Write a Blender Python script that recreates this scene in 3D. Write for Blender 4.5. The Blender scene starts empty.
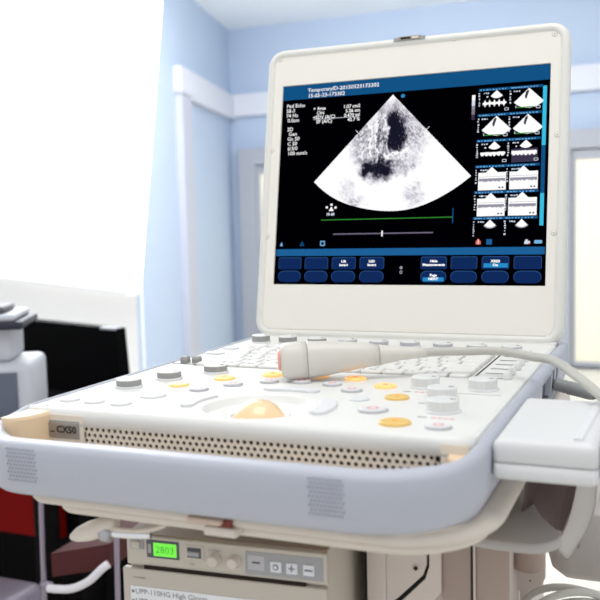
import bpy, bmesh, math, random
from mathutils import Vector, Matrix
random.seed(4)
C = bpy.context.scene.collection
Z0 = 0.95                     # height of the console deck above the floor
PI = math.pi
sin, cos = math.sin, math.cos

# ------------------------------------------------------------------ materials
def mat(name, col, rough=.45, metal=0., emit=0., ecol=None, spec=.5, coat=0., bump=0., bscale=60., var=0.):
    m = bpy.data.materials.new(name); m.use_nodes = True
    nt = m.node_tree; b = nt.nodes['Principled BSDF']
    b.inputs['Base Color'].default_value = (*col, 1)
    b.inputs['Roughness'].default_value = rough
    b.inputs['Metallic'].default_value = metal
    b.inputs['Specular IOR Level'].default_value = spec
    b.inputs['Coat Weight'].default_value = coat
    if emit:
        b.inputs['Emission Color'].default_value = (*(ecol or col), 1)
        b.inputs['Emission Strength'].default_value = emit
    if bump or var:
        tc = nt.nodes.new('ShaderNodeTexCoord'); n = nt.nodes.new('ShaderNodeTexNoise')
        n.inputs['Scale'].default_value = bscale; n.inputs['Detail'].default_value = 4
        nt.links.new(tc.outputs['Object'], n.inputs['Vector'])
        if bump:
            bp = nt.nodes.new('ShaderNodeBump'); bp.inputs['Strength'].default_value = bump
            bp.inputs['Distance'].default_value = .001
            nt.links.new(n.outputs['Fac'], bp.inputs['Height']); nt.links.new(bp.outputs['Normal'], b.inputs['Normal'])
        if var:
            mx = nt.nodes.new('ShaderNodeMix'); mx.data_type = 'RGBA'
            mx.inputs[6].default_value = (*[max(0, c*(1-var)) for c in col], 1)
            mx.inputs[7].default_value = (*[min(1, c*(1+var)) for c in col], 1)
            nt.links.new(n.outputs['Fac'], mx.inputs[0]); nt.links.new(mx.outputs[2], b.inputs['Base Color'])
    return m

def emi(name, col, s=1.):
    m = bpy.data.materials.new(name); m.use_nodes = True
    nt = m.node_tree; nt.nodes.clear()
    o = nt.nodes.new('ShaderNodeOutputMaterial'); e = nt.nodes.new('ShaderNodeEmission')
    e.inputs['Color'].default_value = (*col, 1); e.inputs['Strength'].default_value = s
    nt.links.new(e.outputs[0], o.inputs[0]); return m

def srgb(r, g, b):
    f = lambda c: (c/255/12.92) if c/255 <= .04045 else ((c/255+.055)/1.055)**2.4
    return (f(r), f(g), f(b))

M = dict(
    ivory=mat('ivory_plastic', srgb(232, 231, 227), .42, bump=.12, bscale=900, var=.01),
    shell=mat('shell_painted_shade', srgb(184, 187, 198), .45, bump=.1, bscale=900, var=.01),  # cool shade on the pale plastic band is put into its colour
    shelld=mat('grey_blue_dots', srgb(158, 160, 172), .5),
    lid=mat('lid_plastic', srgb(237, 233, 224), .4, bump=.1, bscale=900, var=.01),
    lidrim=mat('lid_rim_plastic', srgb(228, 226, 220), .4),
    seam=mat('seam_dark', (.12, .12, .13), .7),
    key=mat('key_plastic', srgb(232, 230, 226), .45),
    well=mat('well_plastic', srgb(150, 148, 147), .6),
    legend=mat('legend_grey', srgb(112, 112, 116), .6),
    pink=mat('legend_pink', srgb(232, 170, 165), .6),
    button=mat('button_plastic', srgb(226, 226, 228), .4),
    ring=mat('button_ring_grey', srgb(188, 186, 190), .45),
    knob=mat('knob_white', srgb(226, 226, 224), .4),
    knobg=mat('knob_side_grey', srgb(158, 158, 156), .5),
    amber=mat('amber_backlit', srgb(248, 200, 130), .35, emit=.5, ecol=srgb(255, 170, 74)),
    ochre=mat('ochre_backlit', srgb(226, 190, 110), .35, emit=.1, ecol=srgb(240, 176, 60)),
    amberleg=mat('amber_legend', srgb(226, 150, 70), .5, emit=.35),
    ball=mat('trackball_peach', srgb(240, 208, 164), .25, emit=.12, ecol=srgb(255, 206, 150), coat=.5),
    peach=mat('slot_end_painted_glow', srgb(242, 214, 178), .45),  # warm glow at the slot ends is put into this peach colour
    grille=mat('grille_warm_ivory', srgb(232, 220, 204), .5),
    black=mat('black_matte', (.012, .012, .014), .6, spec=.3),
    hole=mat('hole_dark', (.03, .022, .018), .8, spec=.1),
    plate=mat('brushed_nameplate', srgb(168, 158, 150), .35, metal=.6),
    chrome=mat('chrome', (.8, .8, .82), .12, metal=1.),
    steel=mat('steel_grey', (.45, .45, .47), .3, metal=.9),
    probe=mat('probe_plastic', srgb(216, 212, 204), .38),
    lens=mat('lens_pink', srgb(236, 170, 160), .4),
    cable=mat('cable_grey', srgb(190, 188, 180), .45),
    plug=mat('plug_grey', srgb(140, 142, 142), .45),
    box=mat('connector_plastic', srgb(222, 222, 222), .45, bump=.1, bscale=700),
    tray=mat('cart_cream_plastic', srgb(218, 208, 196), .45),
    trayl=mat('latch_tan', srgb(206, 184, 166), .45),
    trayd=mat('cart_taupe_panel', srgb(170, 150, 140), .6, bump=.15, bscale=600),
    cart=mat('cart_light_panel', srgb(214, 202, 194), .5),
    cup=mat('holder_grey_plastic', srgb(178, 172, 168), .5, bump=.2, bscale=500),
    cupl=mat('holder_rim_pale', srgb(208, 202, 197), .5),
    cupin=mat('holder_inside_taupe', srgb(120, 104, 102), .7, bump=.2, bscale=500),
    red=mat('latch_dark_red', srgb(120, 50, 40), .6),
    printer=mat('printer_beige', srgb(200, 192, 180), .5, bump=.1, bscale=700),
    ptop=mat('printer_top_taupe', srgb(150, 134, 118), .6),
    pgrey=mat('printer_panel_grey', srgb(164, 164, 166), .5),
    pdark=mat('printer_dark_grey', srgb(84, 86, 92), .5),
    pknob=mat('printer_knob', srgb(214, 204, 194), .4),
    lcdg=mat('green_display', srgb(130, 235, 80), .4, emit=.5, ecol=srgb(90, 235, 50)),
    lcdt=mat('green_display_digits', srgb(60, 170, 40), .5, emit=.3, ecol=srgb(50, 160, 30)),
    paper=mat('paper_label', srgb(238, 238, 240), .7),
    ptext=mat('label_print', srgb(120, 122, 128), .7),
    pbtn=mat('printer_button_white', srgb(224, 226, 232), .4),
    wall=mat('wall_blue_paint', srgb(182, 198, 221), .8, bump=.1, bscale=60, var=.02),
    wallw=mat('wall_white_paint', srgb(246, 246, 248), .8, bump=.1, bscale=60),
    ceil=mat('ceiling_paint', srgb(240, 246, 252), .85),
    trim=mat('trim_white_paint', srgb(214, 217, 227), .6),
    trimv=mat('casing_lavender_grey', srgb(186, 189, 204), .6),
    dframe=mat('door_frame_grey', srgb(170, 174, 184), .6),
    dpanel=mat('door_panel_cream', srgb(250, 246, 226), .7, var=.02, bscale=3),
    floor=mat('floor_vinyl', srgb(232, 228, 218), .4, bump=.1, bscale=30, var=.04),
    sash=mat('window_sash_white', srgb(240, 242, 246), .6),
    glass=emi('bright_daylight_blind', (1., 1., 1.), 3.4),
    monitor=mat('monitor_black', (.0015, .0015, .002), .6, spec=.05),
    dev=mat('device_light_grey', srgb(196, 198, 206), .5),
    devd=mat('device_slate', srgb(92, 98, 116), .5),
    devn=mat('device_navy', srgb(30, 34, 52), .5),
    redf=mat('red_upholstery', srgb(70, 4, 7), .75, bump=.4, bscale=300, var=.1),
    desk=mat('desk_dark', (.003, .0025, .003), .6, spec=.08),
    deskred=mat('desk_red_panel', srgb(150, 10, 6), .7, spec=.15, var=.08, bscale=6),
    tube=mat('tube_greyviolet', srgb(150, 140, 156), .4, metal=.3),
    arm=mat('armrest_pale', srgb(226, 222, 228), .5),
    # screen graphics (self-luminous display)
    s_black=mat('display_black', (.0002, .0002, .0004), .6, spec=0., emit=1., ecol=(.0001, .0001, .0008)),
    s_hdr=emi('display_header_blue', srgb(18, 82, 132)),
    s_bar=emi('display_bar_blue', srgb(30, 96, 152)),
    s_btn=emi('display_button_navy', srgb(16, 42, 92)),
    s_btn2=emi('display_button_edge', srgb(44, 84, 138)),
    s_white=emi('display_white', (1., 1., 1.)),
    s_txt=emi('display_text', srgb(214, 222, 236)),
    s_cyan=emi('display_cyan', srgb(60, 190, 226)),
    s_green=emi('display_green', srgb(52, 140, 52)),
    s_grey=emi('display_grey', srgb(128, 122, 136)),
    s_dgrey=emi('display_dim_violet', srgb(60, 54, 78)),
    s_dark=emi('display_dark_chamber', srgb(64, 60, 76)),
    s_mid=emi('display_midgrey', srgb(150, 148, 162)),
    s_lblue=emi('display_lightblue', srgb(120, 180, 226)),
    s_red=emi('display_red', srgb(236, 110, 90)),
    s_hi=emi('display_highlight', srgb(40, 140, 200)),
)
# the ultrasound picture: brightness stored per vertex of the picture itself
def emi_attr(name):
    m = bpy.data.materials.new(name); m.use_nodes = True
    nt = m.node_tree; nt.nodes.clear()
    o = nt.nodes.new('ShaderNodeOutputMaterial'); e = nt.nodes.new('ShaderNodeEmission')
    a = nt.nodes.new('ShaderNodeAttribute'); a.attribute_name = 'echo'
    nt.links.new(a.outputs['Color'], e.inputs['Color']); nt.links.new(e.outputs[0], o.inputs[0]); return m
M['s_echo'] = emi_attr('display_echo_image')

# ------------------------------------------------------------------ builder
class MB:
    def __init__(s): s.v = []; s.f = []; s.m = []; s.mats = []; s.sm = []
    def mi(s, m):
        if m not in s.mats: s.mats.append(m)
        return s.mats.index(m)
    def add(s, vs, fs, m, smooth=False):
        o = len(s.v); k = s.mi(m)
        s.v += [tuple(v) for v in vs]
        for f in fs: s.f.append(tuple(i+o for i in f)); s.m.append(k); s.sm.append(smooth)
    def loft(s, rings, m, caps=(True, True), smooth=False, closed=True):
        n = len(rings[0]); vs = [p for r in rings for p in r]; fs = []
        for i in range(len(rings)-1):
            for j in range(n if closed else n-1):
                a, b = i*n+j, i*n+(j+1) % n
                fs.append((a, b, b+n, a+n))
        s.add(vs, fs, m, smooth)
        o = len(s.v)-len(vs); k = s.mi(m)
        if caps[0]: s.f.append(tuple(o+j for j in reversed(range(n)))); s.m.append(k); s.sm.append(False)
        if caps[1]:
            q = o+(len(rings)-1)*n; s.f.append(tuple(q+j for j in range(n))); s.m.append(k); s.sm.append(False)
    def box(s, x0, x1, y0, y1, z0, z1, m, b=0., seg=2):
        if b <= 0:
            s.loft([[(x0, y0, z), (x1, y0, z), (x1, y1, z), (x0, y1, z)] for z in (z0, z1)], m); return
        bm = bmesh.new(); bmesh.ops.create_cube(bm, size=1)
        for v in bm.verts:
            v.co = Vector(((x0+x1)/2+v.co.x*(x1-x0), (y0+y1)/2+v.co.y*(y1-y0), (z0+z1)/2+v.co.z*(z1-z0)))
        bmesh.ops.bevel(bm, geom=bm.edges[:], offset=b, segments=seg, profile=.5, affect='EDGES')
        bm.verts.index_update()
        s.add([v.co[:] for v in bm.verts], [[v.index for v in f.verts] for f in bm.faces], m, True); bm.free()
    def lathe(s, c, prof, m, n=32, smooth=True, axis=Vector((0, 0, 1)), caps=(True, True)):
        q = Vector((0, 0, 1)).rotation_difference(Vector(axis).normalized())
        c = Vector(c)
        rings = [[c+q @ Vector((r*cos(2*PI*k/n), r*sin(2*PI*k/n), z)) for k in range(n)] for r, z in prof]
        s.loft(rings, m, caps, smooth)
    def tube(s, pts, r, m, n=12, smooth=True, res=6):
        P = spline(pts, res); R = r if callable(r) else (lambda t: r)
        rings = []; up = Vector((0, 0, 1)); prev = None
        for i, p in enumerate(P):
            t = (P[min(i+1, len(P)-1)]-P[max(i-1, 0)]).normalized()
            if prev is None:
                a = up if abs(t.z) < .95 else Vector((1, 0, 0)); u = t.cross(a).normalized()
            else: u = (prev-t*prev.dot(t)).normalized()
            prev = u; w = t.cross(u); rr = R(i/(len(P)-1))
            rings.append([p+rr*(cos(2*PI*k/n)*u+sin(2*PI*k/n)*w) for k in range(n)])
        s.loft(rings, m, (True, True), smooth)
    def text(s, body, size, m, T, bold=0., align='LEFT', sx=1.):
        cu = bpy.data.curves.new('t', 'FONT'); cu.body = body; cu.size = size; cu.align_x = align
        cu.offset = bold; cu.resolution_u = 2
        ob = bpy.data.objects.new('t', cu); C.objects.link(ob)
        dg = bpy.context.evaluated_depsgraph_get(); me = ob.evaluated_get(dg).to_mesh()
        s.add([T(v.co.x*sx, v.co.y) for v in me.vertices], [tuple(p.vertices) for p in me.polygons], m)
        ob.evaluated_get(dg).to_mesh_clear(); bpy.data.objects.remove(ob); bpy.data.curves.remove(cu)
    def obj(s, name, parent=None, loc=None):
        """loc: where the verts' own origin sits (device coordinates)"""
        me = bpy.data.meshes.new(name); me.from_pydata(s.v, [], s.f)
        for m in s.mats: me.materials.append(m)
        for p, k, sm in zip(me.polygons, s.m, s.sm): p.material_index = k; p.use_smooth = sm
        me.validate(); me.update()
        bm = bmesh.new(); bm.from_mesh(me); bmesh.ops.remove_doubles(bm, verts=bm.verts, dist=1e-7)
        if not getattr(s, 'noflip', False): bmesh.ops.recalc_face_normals(bm, faces=bm.faces)
        bm.to_mesh(me); bm.free()
        return link(name, me, parent, loc)

def spline(pts, res=6):
    P = [Vector(p) for p in pts]
    if len(P) < 3: return P
    out = []
    for i in range(len(P)-1):
        a = P[max(i-1, 0)]; b = P[i]; c = P[i+1]; d = P[min(i+2, len(P)-1)]
        for k in range(res):
            t = k/res
            out.append(.5*((2*b)+(c-a)*t+(2*a-5*b+4*c-d)*t*t+(3*b-a-3*c+d)*t**3))
    out.append(P[-1]); return out

def rloc(o):  # root position in device coordinates
    return Vector(o['_rl']) if '_rl' in o else Vector((0, 0, 0))
ROOTS = {}
def link(name, me, parent=None, loc=None):
    o = bpy.data.objects.new(name, me); C.objects.link(o)
    w = Vector(loc) if loc else None
    if parent is None:
        if w is None:
            # origin to the middle of the base
            xs = [v.co for v in me.vertices]
            w = Vector((sum(v.x for v in xs)/len(xs), sum(v.y for v in xs)/len(xs), min(v.z for v in xs)))
            me.transform(Matrix.Translation(-w))
        o.location = w+Vector((0, 0, Z0)); ROOTS[o.name] = w
    else:
        pw = ROOTS[parent.name]
        if w is None: w = pw.copy(); me.transform(Matrix.Translation(-pw))
        o.parent = parent; o.location = w-pw; ROOTS[o.name] = w
    return o
def thing(name, label, cat, loc, group=None):
    o = bpy.data.objects.new(name, None); C.objects.link(o); o.empty_display_size = .05
    o.location = Vector(loc)+Vector((0, 0, Z0)); ROOTS[o.name] = Vector(loc)
    tag(o, label, cat, group); return o
def tag(o, label=None, cat=None, group=None, kind=None):
    if label: o['label'] = label
    if cat: o['category'] = cat
    if group: o['group'] = group
    if kind: o['kind'] = kind
    return o
def copy_part(src, loc, parent):
    c = src.copy(); C.objects.link(c); c.parent = parent
    w = Vector(loc); c.location = w-ROOTS[parent.name]; ROOTS[c.name] = w
    return c
def boolean(o, cutters):
    for c in cutters:
        md = o.modifiers.new('b', 'BOOLEAN'); md.object = c; md.operation = 'DIFFERENCE'; md.solver = 'EXACT'
    bpy.context.view_layer.update()
    dg = bpy.context.evaluated_depsgraph_get()
    me = bpy.data.meshes.new_from_object(o.evaluated_get(dg)); old = o.data
    o.modifiers.clear(); o.data = me; me.name = old.name
    for c in cutters: bpy.data.objects.remove(c)

def rr(x0, x1, y0, y1, r, seg=6, z=None, rb=None, rl=None):
    """rounded rectangle, r front(y0) radius, rb back(y1) radius"""
    rb = r if rb is None else rb; out = []; rl = r if rl is None else rl
    for cx, cy, a0, R in ((x1-r, y0+r, -90, r), (x1-rb, y1-rb, 0, rb), (x0+rb, y1-rb, 90, rb), (x0+rl, y0+rl, 180, rl)):
        for k in range(seg+1):
            a = math.radians(a0+90*k/seg); out.append((cx+R*cos(a), cy+R*sin(a)))
    return out if z is None else [(x, y, z) for x, y in out]

def rrloft(mb, x0, x1, y0, y1, r, levels, m, seg=6, rb=None, smooth=True, caps=(True, True), rl=None):
    rb = r if rb is None else rb; rl = r if rl is None else rl
    mb.loft([rr(x0+d, x1-d, y0+d, y1-d, max(r-d, .0004), seg, z, max(rb-d, .0004), max(rl-d, .0004)) for d, z in levels], m, caps, smooth)

# ================================================================= ULTRASOUND CONSOLE
US = thing('ultrasound_machine', 'white portable ultrasound console with raised lid screen, standing on the cart tray', 'ultrasound machine', (0, -.22, -.0495))

# case (deck)
mb = MB()
rrloft(mb, -.1660, .1660, -.4130, .008, .003, [(.002, -.0455), (0, -.043), (0, -.004), (.0012, -.0012), (.004, 0)], M['ivory'], seg=3, smooth=False)
case = mb.obj('console_case', US)
cut = MB(); cut.lathe((.001, -.3670, 0), [(.0365, -.0048), (.0380, -.0042), (.0402, -.0006), (.0412, .0003), (.043, .004)], M['ivory'], n=56)
c1 = cut.obj('cut_a')
cut = MB(); cut.box(-.1375, .1215, -.2205, -.0825, -.0022, .004, M['well'])
c2 = cut.obj('cut_b')
boolean(case, [c1, c2])

# band: grey-blue outer shell that becomes the front handle
RR_, RL_ = .071, .048
def outline():
    xo, yf, yb = .1747, -.4800, .012
    pts = [(xo, yb), (xo, yb-.02)]
    n = 16
    for k in range(n+1): pts.append((xo, -.04+(yf+RR_+.04)*k/n))
    for k in range(1, 18):
        a = -PI/2*k/17; pts.append((xo-RR_+RR_*cos(a), yf+RR_+RR_*sin(a)))
    m2 = 24
    for k in range(1, m2): pts.append((xo-RR_-(2*xo-RR_-RL_)*k/m2, yf))
    for k in range(0, 14):
        a = -PI/2-PI/2*k/14; pts.append((-xo+RL_+RL_*cos(a), yf+RL_+RL_*sin(a)))
    for k in range(n+1): pts.append((-xo, yf+RL_+(-.04-yf-RL_)*k/n))
    pts += [(-xo, yb-.02), (-xo, yb)]
    return pts
def yout(x):
    if x > .1747-RR_: return -.48+RR_-math.sqrt(max(0, RR_**2-(x-.1747+RR_)**2))
    if x < -.1747+RL_: return -.48+RL_-math.sqrt(max(0, RL_**2-(x+.1747-RL_)**2))
    return -.48
OL = outline()
def sst(a, b, x):
    t = max(0, min(1, (x-a)/(b-a))); return t*t*(3-2*t)
rings = []
for i, (x, y) in enumerate(OL):
    a = Vector(OL[max(i-1, 0)]); b = Vector(OL[min(i+1, len(OL)-1)]); t = (b-a).normalized()
    nrm = Vector((t.y, -t.x))          # inward?
    if nrm.dot(Vector((0-x, -.2-y))) < 0: nrm = -nrm
    f = sst(.400, .462, -y); w = .0088+.0080*sst(.435, .468, -y); dz = -.0088*f
    prof = [(0, -.005), (0, -.012), (.0012, -.03), (.0048, -.0405), (.0085, -.0445), (w-.002, -.0445), (w, -.042), (w, -.004), (w-.0012, -.0012), (w-.0032, 0), (.0052, 0), (.0015, -.0015)]
    rings.append([(x+nrm.x*s, y+nrm.y*s, z+dz*(z+.05)/.05) for s, z in prof])
mb = MB(); mb.loft(rings, M['shell'], (True, True), True)
band = mb.obj('handle_band', US); tag(band, 'outer band and front carrying handle, grey-blue shade painted in')
cuts = []
for (y0, y1, z0, z1) in [(-.186, -.128, -.037, -.010), (-.118, -.104, -.021, -.009), (-.118, -.104, -.038, -.025), (-.094, -.076, -.021, -.009), (-.094, -.076, -.038, -.025), (-.262, -.200, -.030, -.018)]:
    c = MB(); c.box(.1685, .19, y0, y1, z0, z1, M['black'], 0); cuts.append(c.obj('cut_c'))
boolean(band, cuts)
# sockets behind the openings
for (y0, y1, z0, z1, m) in [(-.186, -.128, -.037, -.010, 'devd'), (-.118, -.104, -.038, -.009, 'black'), (-.094, -.076, -.038, -.009, 'black'), (-.262, -.200, -.030, -.018, 'well')]:
    c = MB(); c.box(.1664, .1692, y0-.001, y1+.001, z0-.001, z1+.001, M[m])
    if m == 'devd': c.box(.169, .1735, -.176, -.138, -.031, -.027, M['seam']); c.box(.169, .1745, -.1285, -.1265, -.037, -.01, M['shell'])
    if m == 'well':
        c.lathe((.169, -.222, -.024), [(.0052, 0), (.0052, .007), (.003, .0075)], M['steel'], 20, axis=(1, 0, 0))
        c.box(.169, .1722, -.246, -.236, -.028, -.021, M['red'])
    c.obj('port', US)

# slot behind the handle: floor, end pieces, lip, grille
mb = MB(); mb.box(-.140, .124, -.4640, -.4135, -.040, -.037, M['grille']); mb.obj('slot_floor', US)
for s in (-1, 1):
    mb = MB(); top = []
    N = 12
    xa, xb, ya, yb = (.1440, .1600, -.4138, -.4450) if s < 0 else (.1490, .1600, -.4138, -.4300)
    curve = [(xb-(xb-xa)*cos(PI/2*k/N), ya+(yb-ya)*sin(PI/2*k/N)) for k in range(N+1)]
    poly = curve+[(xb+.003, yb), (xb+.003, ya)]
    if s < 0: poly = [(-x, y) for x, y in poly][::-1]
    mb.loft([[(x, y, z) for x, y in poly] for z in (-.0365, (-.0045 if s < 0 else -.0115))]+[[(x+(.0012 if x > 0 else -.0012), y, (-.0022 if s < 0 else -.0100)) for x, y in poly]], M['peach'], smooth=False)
    o = mb.obj('slot_end', US); tag(o, 'end of the handle slot, warm glow painted in peach')

def grille():
    mb = MB(); px, pz = .00485, .0041; nx = 53; rows = 4; r = .00145; n = 12
    x0 = -.1130; z0 = -.0134; Y = -.4160
    for i in range(rows):
        z = z0-i*pz
        for k in range(nx):
            cx = x0+k*px+(px/2 if i % 2 else 0)
            outer = []; inner = []; back = []
            for j in range(n):
                a = 2*PI*j/n+PI/n; c, s_ = cos(a), sin(a)
                kx = (px/2)/max(abs(c), 1e-6); kz = (pz/2)/max(abs(s_), 1e-6); q = min(kx, kz)
                outer.append((cx+c*q, Y, z+s_*q)); inner.append((cx+c*r, Y, z+s_*r)); back.append((cx+c*r, Y+.0012, z+s_*r))
            # corners of the cell
            mb.loft([outer, inner, back], M['grille'], (False, False), False)
            for sx in (1, -1):
                for sz in (1, -1):
                    cor = (cx+sx*px/2, Y, z+sz*pz/2)
                    near = sorted(range(n), key=lambda j: (outer[j][0]-cor[0])**2+(outer[j][2]-cor[2])**2)[:2]
                    mb.add([cor, outer[near[0]], outer[near[1]]], [(0, 1, 2)], M['grille'])
    return mb
g = grille(); g.noflip = True; g.obj('speaker_grille', US)
mb = MB(); mb.box(-.1150, .152, -.4146, -.4134, -.036, -.0100, M['hole']); mb.obj('grille_backing', US)
mb = MB()
mb.box(-.158, -.1148, -.4165, -.4134, -.036, -.004, M['grille'], .0005); mb.box(.1448, .1625, -.4165, -.4134, -.036, -.004, M['grille'], .0005)
# rounded lip above grille
prof = []
for k in range(8):
    a = PI/2*k/7; prof.append((-.4100-.0062*sin(a), -.0060+.0060*cos(a)))
prof += [(-.4166, -.0118), (-.4133, -.0118), (-.4133, -.0045), (-.4100, -.0002)]
mb.loft([[(x, y, z) for y, z in prof] for x in (-.1655, -.15, .15, .1655)], M['ivory'], smooth=True)
mb.obj('deck_lip', US)
# nameplate
mb = MB(); mb.box(-.1500, -.1195, -.4182, -.4166, -.0200, -.0095, M['plate'], .0006)
mb.box(-.1512, -.1183, -.4172, -.4163, -.0215, -.0085, M['knobg'], .0003)
mb.text('CX50', .0072, M['black'], lambda x, y: (-.1372+x, -.4184, -.0168+y), bold=.0002)
mb.box(-.1425, -.1390, -.4184, -.4180, -.0168, -.0160, M['black'])
mb.obj('nameplate', US)

# speaker dots on the handle
def dots(x0, x1, z0, z1, nx, nz):
    mb = MB()
    for j in range(nz):
        z = z1+(z0-z1)*j/(nz-1)
        for i in range(nx):
            x = x0+(x1-x0)*(i+(.5 if j % 2 else 0))/(nx-.5)
            yy = yout(x)+.0012*max(0, (-z-.0187)/.0148)-.0002
            mb.lathe((x, yy, z), [(.00080, .0003), (.00070, -.0003), (.0003, -.0005)], M['shelld'], 8, axis=(0, 1, 0))
    return mb
for a in [(-.1290, -.1065, -.0335, -.0125, 9, 9), (.0848, .1052, -.0335, -.0125, 9, 9)]:
    o = dots(*a).obj('dot_pattern', US)
# small feet of the deck front: little badge mark left of the handle
mb = MB(); mb.box(-.153, -.1515, -.4095, -.4085, -.0003, .0003, M['seam']); mb.obj('indicator_dot', US)

# ------------------------------------------------ keys
def text_at(mb, s, size, m, x, y, z, al='CENTER', bold=0.):
    mb.text(s, size, m, lambda a, b: (x+a, y+b, z), bold, al)
def key_mb(w, d, ch):
    mb = MB(); h = .0052
    rrloft(mb, -w/2, w/2, -d/2, d/2, .0022, [(0, -.0015), (0, .0022), (.0006, .0030), (.0018, .0033)], M['key'], 3)
    if ch: text_at(mb, ch, .0066, M['legend'], -w/2+.0055 if len(ch) == 1 else 0, -.0015, .00335, bold=.00012)
    return mb
rows = [(-.2105, [('Ctrl', 1.3), ('Fn', 1), ('Alt', 1), ('', 5.1), ('Alt', 1), ('<', 1), ('v', 1), ('>', 1), ('', .9)]),
        (-.1915, [('', 1.9)]+[(c, 1) for c in 'ZXCVBNM,./']+[('', 1.4)]),
        (-.1725, [('', 1.5)]+[(c, 1) for c in 'ASDFGHJKL;']+[('', 1.8)]),
        (-.1535, [('', 1.25)]+[(c, 1) for c in 'QWERTYUIOP[']+[('', 1.05)]),
        (-.1345, [(c, 1) for c in '1234567890-=']+[('', 1.3)]),
        (-.1155, [('Esc', 1)]+[('F%d' % k, 1) for k in range(1, 11)]+[('', 1), ('', 1.3)]),
        (-.0965, [('', 1.02)]*13)]
for y, ks in rows:
    tot = sum(w for _, w in ks); u = .2555/tot; x = -.1357
    for ch, w in ks:
        ww = u*w
        key_mb(ww-.0022, .0166 if y < -.1 else .0130, ch).obj('key', US, (x+ww/2, y, -.0010)); x += ww
# dark slot between keyboard and gain sliders
mb = MB(); mb.box(.1232, .1246, -.2195, -.0850, -.0003, .0003, M['black']); mb.obj('deck_groove', US)

# gain sliders
mb = MB(); rrloft(mb, -.0032, .0032, -.0048, .0048, .0016, [(0, 0), (0, .0020), (.0006, .0058), (.0014, .0068)], M['knob'], 3); gs = None
mbs = MB(); mbs.box(-.0150, .0070, -.0012, .0012, -.0002, .0004, M['well']); track = None
for y in (-.2155, -.1930, -.1700, -.1470, -.1240, -.1010):
    xx = .1515+random.uniform(-.001, .001)
    if gs is None: gs = mb.obj('gain_slider', US, (xx, y, 0)); track = mbs.obj('slider_track', US, (.144, y, 0)); 
    else: copy_part(gs, (xx, y, 0), US); copy_part(track, (.144, y, 0), US)
mb = MB(); rrloft(mb, -.0038, .0038, -.0042, .0042, .0013, [(0, 0), (0, .0036), (.0006, .0056), (.0014, .0062)], M['knobg'], 3); ts = None
for x, y in ((-.1515, -.2075), (-.1405, -.2050)):
    if ts is None: ts = mb.obj('toggle_switch', US, (x, y, 0)); tt = None
    else: copy_part(ts, (x, y, 0), US)
mb = MB(); mb.box(-.162, -.134, -.2155, -.2145, -.0002, .0004, M['seam']); mb.obj('slider_track', US)

# ------------------------------------------------ buttons
def disc(name, x, y, w, kind):
    r = w/2000; mb = MB()
    if kind == 'flat': mb.lathe((0, 0, 0), [(r, -.0005), (r, .0009), (r-.0006, .0015), (r-.0018, .0018)], M['button'], 36)
    if kind == 'ring':
        mb.lathe((0, 0, 0), [(r, -.0005), (r, .0007), (r-.0005, .0012), (r-.0012, .0014)], M['ring'], 36)
        mb.lathe((0, 0, 0), [(r-.0009, .0014), (r-.0012, .0019), (r-.0026, .0021)], M['button'], 36)
        mb.lathe((0, 0, 0), [(r*.42, .00212), (r*.42, .00222)], M['pink'], 20)
        mb.lathe((0, 0, 0), [(r*.22, .00224), (r*.22, .0023)], M['button'], 16)
    if kind in ('amber', 'ochre'):
        mb.lathe((0, 0, 0), [(r, -.0005), (r, .0011), (r-.0006, .0018), (r-.0016, .0021)], M[kind], 36)
        mb.lathe((0, 0, 0), [(r*.25, .00212), (r*.25, .0022)], M['amberleg'], 18)
    o = mb.obj(name, US, (x, y, 0))
    if kind in ('amber', 'ochre'): tag(o, 'amber backlit push button')
for x, y, w in [(-.1481, -.3872, 16), (-.1249, -.3882, 16), (-.1012, -.3887, 16.5), (-.0942, -.3561, 21), (.062, -.3249, 16)]: disc('push_button', x, y, w, 'flat')
for x, y, w in [(-.0969, -.3123, 16.7), (-.0743, -.2759, 18), (-.0413, -.2497, 19), (-.0022, -.2430, 19), (.0331, -.2490, 18), (.0664, -.2740, 17.5)]: disc('push_button', x, y, w, 'amber')
for x, y, w in [(.0873, -.313, 18.2), (.1088, -.3903, 21)]: disc('push_button', x, y, w, 'ochre')
for x, y, w in [(-.0714, -.3249, 16.2), (-.0548, -.2984, 16.5), (-.0318, -.2785, 16.8), (-.0045, -.2736, 16.4), (.0232, -.2769, 16.1), (.0464, -.296, 16.9), (.0835, -.3581, 21.5), (.1382, -.3935, 17.5)]: disc('push_button', x, y, w, 'ring')

def knob(name, x, y, r, h, sidem, topm, flange):
    mb = MB(); mb.lathe((0, 0, 0), [(r+.0014, -.0004), (r+.0014, .0012), (r+.0004, .0016)], M['button'], 40)
    n = 60
    for (z0, z1) in ((.0016, h-.0010),):
        rings = [[((r+(.00016 if k % 2 else -.00010))*cos(2*PI*k/n), (r+(.00016 if k % 2 else -.00010))*sin(2*PI*k/n), z) for k in range(n)] for z in (z0, z1)]
        mb.loft(rings, sidem, (True, False), False)
    mb.lathe((0, 0, 0), [(r, h-.0010), (r-.0003, h-.0003), (r-.0012, h), (r-.004, h-.0002)], topm, n, caps=(False, True))
    mb.box(r*.45, r*.8, -.0004, .0004, h-.0002, h+.00015, M['legend'])
    return mb.obj(name, US, (x, y, 0))
for x, y in ((-.1342, -.3285), (-.1212, -.2870), (-.0975, -.2480)): knob('rotary_knob', x, y, .0102, .0072, M['knobg'], M['knob'], 0)
for x, y in ((.0965, -.2660), (.1188, -.3040), (.1298, -.3470), (.1405, -.2640)): knob('rotary_knob', x, y, .0108, .0090, M['knob'], M['knob'], 0)
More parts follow.
